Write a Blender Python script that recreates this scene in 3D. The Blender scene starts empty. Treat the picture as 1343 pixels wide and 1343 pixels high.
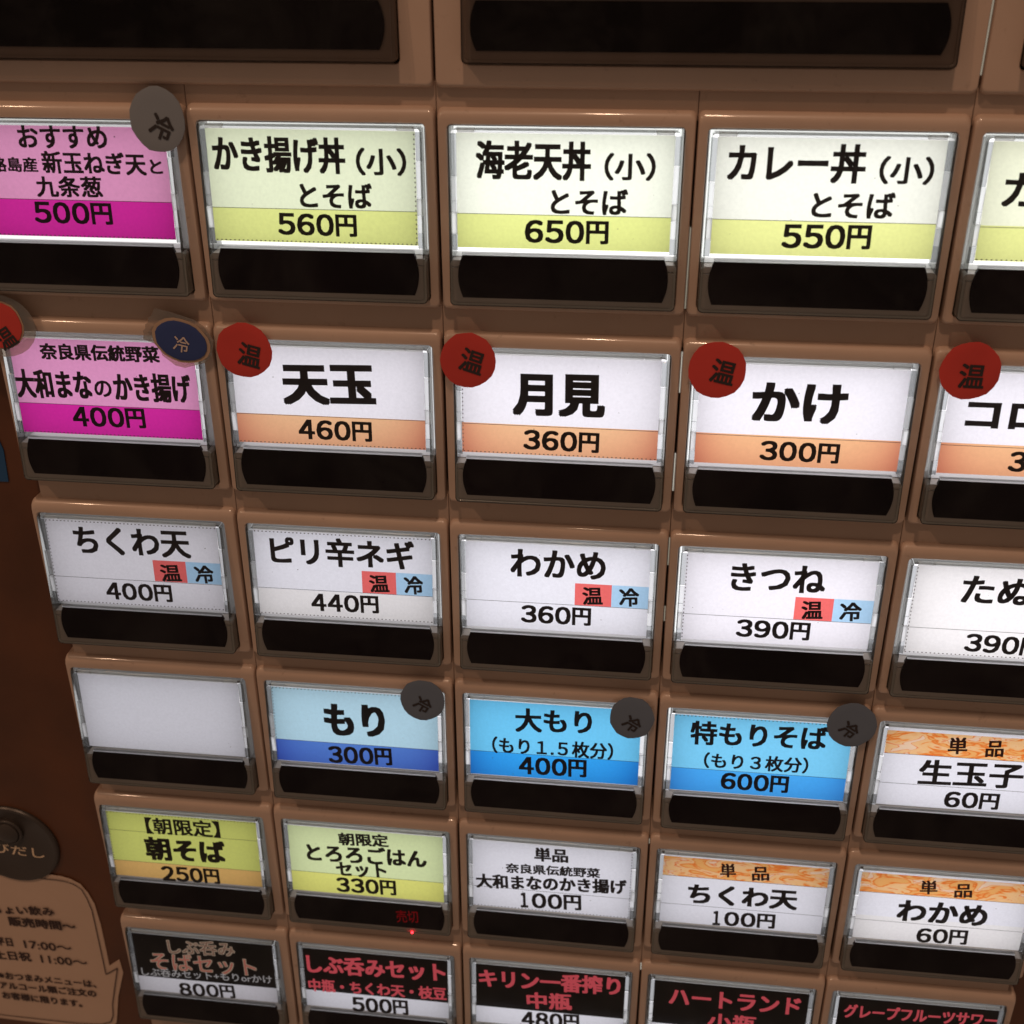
import bpy, math, random
from mathutils import Matrix, Vector
random.seed(7)
S = bpy.context.scene
COL = S.collection
MM = 0.001
R_ = math.radians

# ---------------------------------------------------------------- camera, world, lamps, exposure
cam_d = bpy.data.cameras.new('camera')
cam = bpy.data.objects.new('camera', cam_d)
COL.objects.link(cam)
cam_d.sensor_width = 36.0
cam_d.lens = 36.0 * 1533.9 / 1343.0
cam_d.clip_start = 0.01
cam_d.clip_end = 50.0
ax, ay, az = 0.4799, 0.1032, 0.0503
rx = Matrix.Rotation(ax, 3, 'X'); ry = Matrix.Rotation(ay, 3, 'Y'); rz = Matrix.Rotation(az, 3, 'Z')
RR = rz @ ry @ rx
def M3(v): return Vector((v[0], v[2], -v[1]))
cx_, cy_, cz_ = M3(RR[0]), -M3(RR[1]), -M3(RR[2])
mat = Matrix((cx_, cy_, cz_)).transposed().to_4x4()
mat.translation = Vector((0.14161, -0.23107, -0.01079))
cam.matrix_world = mat
cam_d.dof.use_dof = True
cam_d.dof.focus_distance = 0.262
cam_d.dof.aperture_fstop = 26
S.camera = cam

W = bpy.data.worlds.new('World'); S.world = W; W.use_nodes = True
bg = W.node_tree.nodes['Background']
bg.inputs[0].default_value = (1.0, 0.715, 0.53, 1); bg.inputs[1].default_value = 0.175

def lamp(name, x, y, z, size, watts, col, aim=(125, 120, 0)):
    d = bpy.data.lights.new(name, 'AREA'); d.shape = 'DISK'; d.size = size; d.energy = watts; d.color = col
    o = bpy.data.objects.new(name, d); COL.objects.link(o)
    o.location = (x * MM, z * MM, -y * MM)
    t = Vector((aim[0] * MM, aim[2] * MM, -aim[1] * MM))
    o.rotation_euler = (t - o.location).to_track_quat('-Z', 'Y').to_euler()
    return o
# two small warm ceiling lamps above the machine; z is distance in front (negative = towards the viewer)
lamp('ceiling_lamp', 110, -1150, -640, 0.07, 4.4, (1.0, 0.665, 0.445))
lamp('ceiling_lamp', -760, -1050, -760, 0.06, 3.0, (1.0, 0.64, 0.41))

S.view_settings.view_transform = 'Standard'
S.view_settings.look = 'None'
S.view_settings.exposure = 0.0
S.view_settings.gamma = 1.0
S.render.engine = 'CYCLES'
S.cycles.use_denoising = True
S.cycles.max_bounces = 10
S.cycles.transmission_bounces = 8
S.cycles.transparent_max_bounces = 16
S.cycles.sample_clamp_indirect = 4.0
S.cycles.caustics_refractive = True

# ---------------------------------------------------------------- materials
def nodes(name):
    m = bpy.data.materials.new(name); m.use_nodes = True
    nt = m.node_tree
    for n in list(nt.nodes): nt.nodes.remove(n)
    out = nt.nodes.new('ShaderNodeOutputMaterial')
    return m, nt, out
def N(nt, typ, **kw):
    n = nt.nodes.new(typ)
    for k, v in kw.items():
        if isinstance(k, str) and hasattr(n, k): setattr(n, k, v)
        else: n.inputs[k.replace('_', ' ')].default_value = v
    return n
def plastic(name, col, rough=.4, var=.08, bump=.06, scale=900, spec=.5, dirt=0.0, metallic=0.0, coat=0.0):
    m, nt, out = nodes(name)
    b = N(nt, 'ShaderNodeBsdfPrincipled'); b.inputs['Roughness'].default_value = rough
    b.inputs['Specular IOR Level'].default_value = spec; b.inputs['Metallic'].default_value = metallic
    b.inputs['Coat Weight'].default_value = coat
    b.inputs['Coat Roughness'].default_value = .09
    tc = N(nt, 'ShaderNodeNewGeometry')
    n1 = N(nt, 'ShaderNodeTexNoise'); n1.inputs['Scale'].default_value = 45; n1.inputs['Detail'].default_value = 6
    nt.links.new(tc.outputs['Position'], n1.inputs['Vector'])
    rp = N(nt, 'ShaderNodeMapRange'); rp.inputs['From Min'].default_value = .3; rp.inputs['From Max'].default_value = .7
    rp.inputs['To Min'].default_value = 1 - var; rp.inputs['To Max'].default_value = 1 + var
    nt.links.new(n1.outputs['Fac'], rp.inputs['Value'])
    mx = N(nt, 'ShaderNodeVectorMath', operation='SCALE'); mx.inputs[0].default_value = col
    nt.links.new(rp.outputs[0], mx.inputs['Scale'])
    src = mx.outputs[0]
    if dirt:
        n3 = N(nt, 'ShaderNodeTexNoise'); n3.inputs['Scale'].default_value = 260; n3.inputs['Detail'].default_value = 8
        n3.inputs['Roughness'].default_value = .75
        nt.links.new(tc.outputs['Position'], n3.inputs['Vector'])
        r3 = N(nt, 'ShaderNodeMapRange'); r3.inputs['From Min'].default_value = .60; r3.inputs['From Max'].default_value = .78
        r3.inputs['To Min'].default_value = 0; r3.inputs['To Max'].default_value = dirt
        nt.links.new(n3.outputs['Fac'], r3.inputs['Value'])
        m3 = N(nt, 'ShaderNodeMix', data_type='RGBA'); m3.inputs['B'].default_value = (col[0]*.3, col[1]*.26, col[2]*.22, 1)
        nt.links.new(r3.outputs[0], m3.inputs['Factor']); nt.links.new(src, m3.inputs['A'])
        src = m3.outputs['Result']
        r4 = N(nt, 'ShaderNodeMapRange'); r4.inputs['From Min'].default_value = .35; r4.inputs['From Max'].default_value = .7
        r4.inputs['To Min'].default_value = rough * .8; r4.inputs['To Max'].default_value = rough * 1.35
        nt.links.new(n1.outputs['Fac'], r4.inputs['Value']); nt.links.new(r4.outputs[0], b.inputs['Roughness'])
    nt.links.new(src, b.inputs['Base Color'])
    if bump:
        n2 = N(nt, 'ShaderNodeTexNoise'); n2.inputs['Scale'].default_value = scale; n2.inputs['Detail'].default_value = 3
        nt.links.new(tc.outputs['Position'], n2.inputs['Vector'])
        bp = N(nt, 'ShaderNodeBump'); bp.inputs['Strength'].default_value = bump; bp.inputs['Distance'].default_value = .0002
        nt.links.new(n2.outputs['Fac'], bp.inputs['Height']); nt.links.new(bp.outputs[0], b.inputs['Normal'])
    nt.links.new(b.outputs[0], out.inputs[0])
    return m
def emit(name, col, k):
    m, nt, out = nodes(name)
    e = N(nt, 'ShaderNodeEmission'); e.inputs[0].default_value = (*col, 1); e.inputs[1].default_value = k
    nt.links.new(e.outputs[0], out.inputs[0]); return m
def ink(name, col):
    m, nt, out = nodes(name)
    b = N(nt, 'ShaderNodeBsdfPrincipled'); b.inputs['Base Color'].default_value = (*col, 1); b.inputs['Roughness'].default_value = .6
    nt.links.new(b.outputs[0], out.inputs[0]); return m
_cards = {}
def card(col, wash=0, end=None):
    # end: second colour the band shifts to towards its sides and lower edge
    """printed translucent card lit from behind by the led panel"""
    key = (tuple(round(c, 3) for c in col), wash, end)
    if key in _cards: return _cards[key]
    m, nt, out = nodes('printed_card')
    tc = N(nt, 'ShaderNodeNewGeometry')
    n1 = N(nt, 'ShaderNodeTexNoise'); n1.inputs['Scale'].default_value = 1500; n1.inputs['Detail'].default_value = 2
    nt.links.new(tc.outputs['Position'], n1.inputs['Vector'])
    rp = N(nt, 'ShaderNodeMapRange'); rp.inputs['From Min'].default_value = .25; rp.inputs['From Max'].default_value = .75
    rp.inputs['To Min'].default_value = .955; rp.inputs['To Max'].default_value = 1.03
    nt.links.new(n1.outputs['Fac'], rp.inputs['Value'])
    mx = N(nt, 'ShaderNodeVectorMath', operation='SCALE'); mx.inputs[0].default_value = col
    nt.links.new(rp.outputs[0], mx.inputs['Scale'])
    src = mx.outputs[0]
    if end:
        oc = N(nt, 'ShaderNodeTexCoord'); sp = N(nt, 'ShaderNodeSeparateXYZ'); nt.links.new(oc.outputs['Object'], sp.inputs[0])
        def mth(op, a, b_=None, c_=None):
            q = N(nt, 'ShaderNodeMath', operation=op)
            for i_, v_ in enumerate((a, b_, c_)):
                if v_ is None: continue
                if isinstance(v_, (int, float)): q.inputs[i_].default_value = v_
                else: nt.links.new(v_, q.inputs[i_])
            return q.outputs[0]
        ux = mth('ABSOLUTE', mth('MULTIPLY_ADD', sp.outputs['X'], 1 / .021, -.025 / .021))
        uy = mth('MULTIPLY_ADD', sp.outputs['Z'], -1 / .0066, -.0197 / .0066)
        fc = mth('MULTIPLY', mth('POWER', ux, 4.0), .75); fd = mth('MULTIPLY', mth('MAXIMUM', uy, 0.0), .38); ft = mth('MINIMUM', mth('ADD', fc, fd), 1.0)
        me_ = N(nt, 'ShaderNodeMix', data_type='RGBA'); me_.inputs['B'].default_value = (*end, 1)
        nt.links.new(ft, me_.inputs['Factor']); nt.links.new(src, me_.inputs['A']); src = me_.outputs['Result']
    if wash:
        w = N(nt, 'ShaderNodeTexNoise'); w.inputs['Scale'].default_value = 130 ; w.inputs['Detail'].default_value = 2.5
        w.inputs['Distortion'].default_value = 1.2
        mp = N(nt, 'ShaderNodeVectorMath', operation='MULTIPLY'); mp.inputs[1].default_value = (1, 1, 2.6)
        nt.links.new(tc.outputs['Position'], mp.inputs[0]); nt.links.new(mp.outputs[0], w.inputs['Vector'])
        cr = N(nt, 'ShaderNodeValToRGB'); e = cr.color_ramp.elements
        e[0].position = .0; e[0].color = (.92, .50, .18, 1)
        e[1].position = 1.; e[1].color = (.92, .80, .62, 1)
        for p, c in ((.40, (.93, .46, .14, 1)), (.455, (.88, .20, .03, 1)), (.475, (.95, .34, .08, 1)), (.50, (.95, .56, .24, 1)),
                     (.585, (.95, .60, .30, 1)), (.605, (.90, .22, .04, 1)), (.63, (.93, .66, .45, 1))):
            x = e.new(p); x.color = c
        nt.links.new(w.outputs['Fac'], cr.inputs[0]); src = cr.outputs[0]
    t = N(nt, 'ShaderNodeBsdfTranslucent'); d = N(nt, 'ShaderNodeBsdfDiffuse'); ms = N(nt, 'ShaderNodeMixShader')
    ms.inputs[0].default_value = .28
    dd = N(nt, 'ShaderNodeVectorMath', operation='SCALE'); dd.inputs['Scale'].default_value = .55
    nt.links.new(src, dd.inputs[0])
    nt.links.new(src, t.inputs[0]); nt.links.new(dd.outputs[0], d.inputs[0])
    nt.links.new(t.outputs[0], ms.inputs[1]); nt.links.new(d.outputs[0], ms.inputs[2])
    nt.links.new(ms.outputs[0], out.inputs[0])
    _cards[key] = m
    return m
def clear(name, tint, rough, ior=1.45):
    m, nt, out = nodes(name)
    t = N(nt, 'ShaderNodeBsdfTransparent'); t.inputs[0].default_value = (*tint, 1)
    g = N(nt, 'ShaderNodeBsdfGlossy'); g.inputs['Roughness'].default_value = rough
    f = N(nt, 'ShaderNodeFresnel'); f.inputs[0].default_value = ior
    ms = N(nt, 'ShaderNodeMixShader')
    nt.links.new(f.outputs[0], ms.inputs[0]); nt.links.new(t.outputs[0], ms.inputs[1]); nt.links.new(g.outputs[0], ms.inputs[2])
    # thin uneven dust and finger smears
    gp = N(nt, 'ShaderNodeNewGeometry'); ns = N(nt, 'ShaderNodeTexNoise'); ns.inputs['Scale'].default_value = 55; ns.inputs['Detail'].default_value = 9; ns.inputs['Roughness'].default_value = .7
    ns.inputs['Distortion'].default_value = .8
    mr = N(nt, 'ShaderNodeMapRange'); mr.inputs['From Min'].default_value = .42; mr.inputs['From Max'].default_value = .8; mr.inputs['To Max'].default_value = .022
    df = N(nt, 'ShaderNodeBsdfDiffuse'); df.inputs[0].default_value = (.7, .66, .66, 1); m2 = N(nt, 'ShaderNodeMixShader')
    nt.links.new(gp.outputs['Position'], ns.inputs['Vector']); nt.links.new(ns.outputs['Fac'], mr.inputs['Value']); nt.links.new(mr.outputs[0], m2.inputs[0])
    nt.links.new(ms.outputs[0], m2.inputs[1]); nt.links.new(df.outputs[0], m2.inputs[2])
    nt.links.new(m2.outputs[0], out.inputs[0]); return m
def glass(name, col, rough):
    m, nt, out = nodes(name)
    b = N(nt, 'ShaderNodeBsdfPrincipled'); b.inputs['Base Color'].default_value = (*col, 1); b.inputs['Roughness'].default_value = rough
    b.inputs['Transmission Weight'].default_value = 1; b.inputs['IOR'].default_value = 1.49
    nt.links.new(b.outputs[0], out.inputs[0]); return m

BEIGE = plastic('beige_plastic', (.51, .360, .280), .38, .06, .07, 1400, .4, dirt=.8, coat=.55)
RECESS = plastic('beige_recess', (.46, .32, .245), .5, .06, .10, 1400, .35, dirt=.5)
BROWN = plastic('dark_brown_panel', (.098, .034, .014), .42, .22, .15, 700, .35, dirt=.25)
DARK = plastic('dark_inside', (.02, .015, .012), .8, .05, 0)
BLACK = plastic('smoked_window', (.0095, .0022, .0045), .3, .35, .05, 900, .12, dirt=0)
TRAY = plastic('white_light_tray', (.62, .62, .62), .5, .03, 0)
GREYT = plastic('grey_window_seat', (.40, .35, .305), .5, .08, .05)
COVER = clear('clear_cover_plastic', (.97, .965, .97), .12, 1.22)
SMOKE = clear('dull_cover_plastic', (.70, .62, .58), .2, 1.25)
def milky(name, tint, rough, ior, mix, streak=False, dif=.4):
    m, nt, out = nodes(name)
    t = N(nt, 'ShaderNodeBsdfTransparent'); t.inputs[0].default_value = (*tint, 1)
    d = N(nt, 'ShaderNodeBsdfTranslucent'); d.inputs[0].default_value = (.97, .98, .98, 1)
    e = N(nt, 'ShaderNodeBsdfDiffuse'); e.inputs[0].default_value = (.75, .76, .76, 1)
    g = N(nt, 'ShaderNodeBsdfGlossy'); g.inputs['Roughness'].default_value = rough
    f = N(nt, 'ShaderNodeFresnel'); f.inputs[0].default_value = ior
    a = N(nt, 'ShaderNodeMixShader'); a.inputs[0].default_value = dif
    nt.links.new(d.outputs[0], a.inputs[1]); nt.links.new(e.outputs[0], a.inputs[2])
    b = N(nt, 'ShaderNodeMixShader'); b.inputs[0].default_value = mix
    if streak:                                               # uneven moulded plastic: long streaks up and down
        gp = N(nt, 'ShaderNodeNewGeometry'); mp = N(nt, 'ShaderNodeVectorMath', operation='MULTIPLY'); mp.inputs[1].default_value = (2200, 2200, 150)
        ns = N(nt, 'ShaderNodeTexNoise'); ns.inputs['Scale'].default_value = 1.0; ns.inputs['Detail'].default_value = 1.5
        mr = N(nt, 'ShaderNodeMapRange'); mr.inputs['From Min'].default_value = .38; mr.inputs['From Max'].default_value = .62
        mr.inputs['To Min'].default_value = mix * .25; mr.inputs['To Max'].default_value = mix * 1.9
        nt.links.new(gp.outputs['Position'], mp.inputs[0]); nt.links.new(mp.outputs[0], ns.inputs['Vector'])
        nt.links.new(ns.outputs['Fac'], mr.inputs['Value']); nt.links.new(mr.outputs[0], b.inputs[0])
    nt.links.new(t.outputs[0], b.inputs[1]); nt.links.new(a.outputs[0], b.inputs[2])
    c = N(nt, 'ShaderNodeMixShader')
    nt.links.new(f.outputs[0], c.inputs[0]); nt.links.new(b.outputs[0], c.inputs[1]); nt.links.new(g.outputs[0], c.inputs[2])
    nt.links.new(c.outputs[0], out.inputs[0]); return m
GLASS = milky('clear_rim_plastic', (.90, .92, .91), .07, 1.5, .09)
BRIGHT = milky('light_guide_plastic', (.95, .95, .95), .2, 1.3, 1.0, False, 0.0)
EDGE = milky('bright_edge_plastic', (.9, .9, .9), .2, 1.4, .95)
MID = milky('half_clear_plastic', (.68, .70, .71), .12, 1.5, .30)
LOW = milky('grey_clear_plastic', (.40, .42, .43), .10, 1.5, .12)
MARGIN = plastic('tan_paper_margin', (.40, .27, .19), .7, .06, .1, 2000, .2)
GLASS2 = glass('clear_rail_plastic', (.90, .93, .92), .22)
INK = ink('black_ink', (.022, .014, .014))
SPECK = ink('dirt_speck', (.16, .12, .10))
INKO = ink('dark_red_ink', (.06, .008, .008))
RULE = ink('thin_rule_ink', (.10, .08, .08))
GREYP = plastic('grey_card', (.215, .225, .25), .85, .04, .1, 2000, .1)
REDP = plastic('red_card', (.56, .052, .042), .6, .12, .12, 2500, .25)
BLUEP = plastic('navy_card', (.036, .055, .165), .6, .06, .1, 2000, .2)
TAPE = milky('clear_tape', (.84, .76, .68), .3, 1.6, .22)
TANI = ink('tan_ink', (.55, .42, .36))
PAPER = plastic('cream_notice_paper', (.54, .375, .285), .8, .05, .12, 1200, .1)
GREYP2 = plastic('dark_grey_card', (.135, .16, .21), .85, .04, .1, 2000, .1)
NOTE = ink('notice_ink', (.035, .012, .009))
DISC = plastic('dark_metal_disc', (.055, .042, .036), .35, .1, .08, 900, .5, metallic=.3)
GOLD = ink('gold_ink', (.75, .55, .38))
BLUEL = plastic('blue_sticker', (.008, .06, .16), .5, .05, .05)

# ---------------------------------------------------------------- mesh helpers (all in panel mm: x right, y down, z into the machine)
def P(v): return (v[0] * MM, v[2] * MM, -v[1] * MM)
def tag(o, label=None, cat=None, group=None, kind=None):
    if label: o['label'] = label
    if cat: o['category'] = cat
    if group: o['group'] = group
    if kind: o['kind'] = kind
    return o
def obj(name, mesh, parent=None, loc=None):
    o = bpy.data.objects.new(name, mesh); COL.objects.link(o)
    if loc is not None: o.location = P(loc)
    if parent is not None: o.parent = parent
    return o
def empty(name, x, y, z=0):
    o = bpy.data.objects.new(name, None); COL.objects.link(o); o.location = P((x, y, z)); o.empty_display_size = .005
    return o
def mk(name, verts, faces, mats, fm=None, smooth=True, ang=35):
    me = bpy.data.meshes.new(name)
    me.from_pydata([P(v) for v in verts], [], faces)
    for m in (mats if isinstance(mats, (list, tuple)) else [mats]): me.materials.append(m)
    if fm:
        for p, i in zip(me.polygons, fm): p.material_index = i
    me.update()
    if smooth:
        me.polygons.foreach_set('use_smooth', [True] * len(me.polygons))
        me.set_sharp_from_angle(angle=R_(ang))
    return me
def rrect(x0, x1, y0, y1, r, z, n=5):
    r = max(r, .01); out = []
    for (cx, cy, a0) in ((x1 - r, y0 + r, -90), (x1 - r, y1 - r, 0), (x0 + r, y1 - r, 90), (x0 + r, y0 + r, 180)):
        for i in range(n + 1):
            a = R_(a0 + 90 * i / n); x = cx + r * math.cos(a); y = cy + r * math.sin(a)
            out.append((x, y, z(x, y) if callable(z) else z))
    return out
class Loft:
    def __init__(s): s.v = []; s.f = []; s.m = []
    def rings(s, rs, cap0=False, cap1=False, closed=False, m=0):
        base = len(s.v); n = len(rs[0])
        for r in rs: s.v += r
        k = len(rs)
        for i in range(k if closed else k - 1):
            a = base + i * n; b = base + ((i + 1) % k) * n
            for j in range(n):
                q = (j + 1) % n
                s.f.append((a + j, b + j, b + q, a + q)); s.m.append(m)
        if cap0: s.f.append(tuple(range(base, base + n))); s.m.append(m)
        if cap1: s.f.append(tuple(reversed(range(base + (k - 1) * n, base + k * n)))); s.m.append(m)
        return s
    def box(s, x0, x1, y0, y1, z0, z1, b=0.0, m=0, r=None):
        """front is z0; b bevels the front edge"""
        r = .05 if r is None else r
        rs = [rrect(x0, x1, y0, y1, r, z1, 2)]
        if b:
            rs += [rrect(x0, x1, y0, y1, r, z0 + b, 2), rrect(x0 + b, x1 - b, y0 + b, y1 - b, r, z0, 2)]
        else: rs += [rrect(x0, x1, y0, y1, r, z0, 2)]
        return s.rings(rs, True, True, m=m)
    def mesh(s, name, mats, smooth=True, ang=35): return mk(name, s.v, s.f, mats, s.m, smooth, ang)

SL = 0.065
def LZ(y): return -0.3 - (y - 4.5) * SL        # plane of the tilted label card

# ---- lettering
_txt = {}
def glyphs(text):
    if text in _txt: return _txt[text]
    c = bpy.data.curves.new('lettering', 'FONT'); c.body = text.replace('\u51b7', '\uf92e'); c.size = 1; c.resolution_u = 3
    o = bpy.data.objects.new('lettering', c); COL.objects.link(o)
    dg = bpy.context.evaluated_depsgraph_get()
    me = bpy.data.meshes.new_from_object(o.evaluated_get(dg))
    v = [tuple(x.co) for x in me.vertices]; f = [tuple(p.vertices) for p in me.polygons]
    bpy.data.objects.remove(o); bpy.data.curves.remove(c); bpy.data.meshes.remove(me)
    x0 = min(a[0] for a in v); x1 = max(a[0] for a in v); y0 = min(a[1] for a in v); y1 = max(a[1] for a in v)
    v = [((a[0] - x0) / (x1 - x0), (y1 - a[1]) / (y1 - y0)) for a in v]
    _txt[text] = (v, f, (x1 - x0) / (y1 - y0)); return _txt[text]
def price(text):
    """digits set wide and round, each in its own slot, as on the cards"""
    key = '#' + text
    if key in _txt: return _txt[key]
    V = []; F = []; x = 0.0
    for ch in text:
        v, f, _ = glyphs(chr(ord(ch) + 0xFEE0) if ch.isdigit() else ch)
        w, a = (1.16, .98) if ch == '円' else ((.72, .36) if ch == '1' else (.98, .80))
        o = x + (w - a) / 2 - (.06 if ch == '1' else 0); b = len(V)
        V += [(o + p[0] * a, p[1] if ch != '円' else .0 + p[1] * 1.0) for p in v]; F += [tuple(i + b for i in q) for q in f]
        x += w
    x0 = min(p[0] for p in V); x1 = max(p[0] for p in V)
    _txt[key] = ([((p[0] - x0) / (x1 - x0), p[1]) for p in V], F, 1); return _txt[key]
def lettering(name, text, xl, yl, xr, yr, h, zf, mats, bold=1.0, parent=None, proud=.05, outline=None):
    """text fitted between (xl,yl) and (xr,yr), centre line, height h"""
    v, f, _ = price(text) if (text[-1] == '円' and text[0].isdigit()) else glyphs(text)
    L = math.hypot(xr - xl, yr - yl); ca, sa = (xr - xl) / L, (yr - yl) / L
    bw = .039 * h * bold; bh = .030 * h * bold
    V = []; F = []; Mi = []
    def add(rad_x, rad_y, dz, mi):
        k = 0
        offs = [(0, 0)] if rad_x == 0 else [(0, 0), (1, 1), (-1, 1), (1, -1), (-1, -1), (1, 0), (-1, 0), (0, 1), (0, -1)]
        for ox, oy in offs:
            b = len(V)
            for (u, w) in v:
                lx = bw + u * (L - 2 * bw) + ox * rad_x; ly = (w - .5) * (h - 2 * bh) + oy * rad_y
                x = xl + lx * ca - ly * sa; y = yl + lx * sa + ly * ca
                V.append((x, y, zf(y) - proud - dz - k * .0015))
            for q in f: F.append(tuple(i + b for i in q)); Mi.append(mi)
            k += 1
    if outline:
        add(.24, .22, 0, 1)
        add(0, 0, .02, 0)
    else: add(bw, bh, 0, 0)
    me = mk(name, V, F, mats, Mi, smooth=False)
    return obj(name, me, parent)

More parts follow.
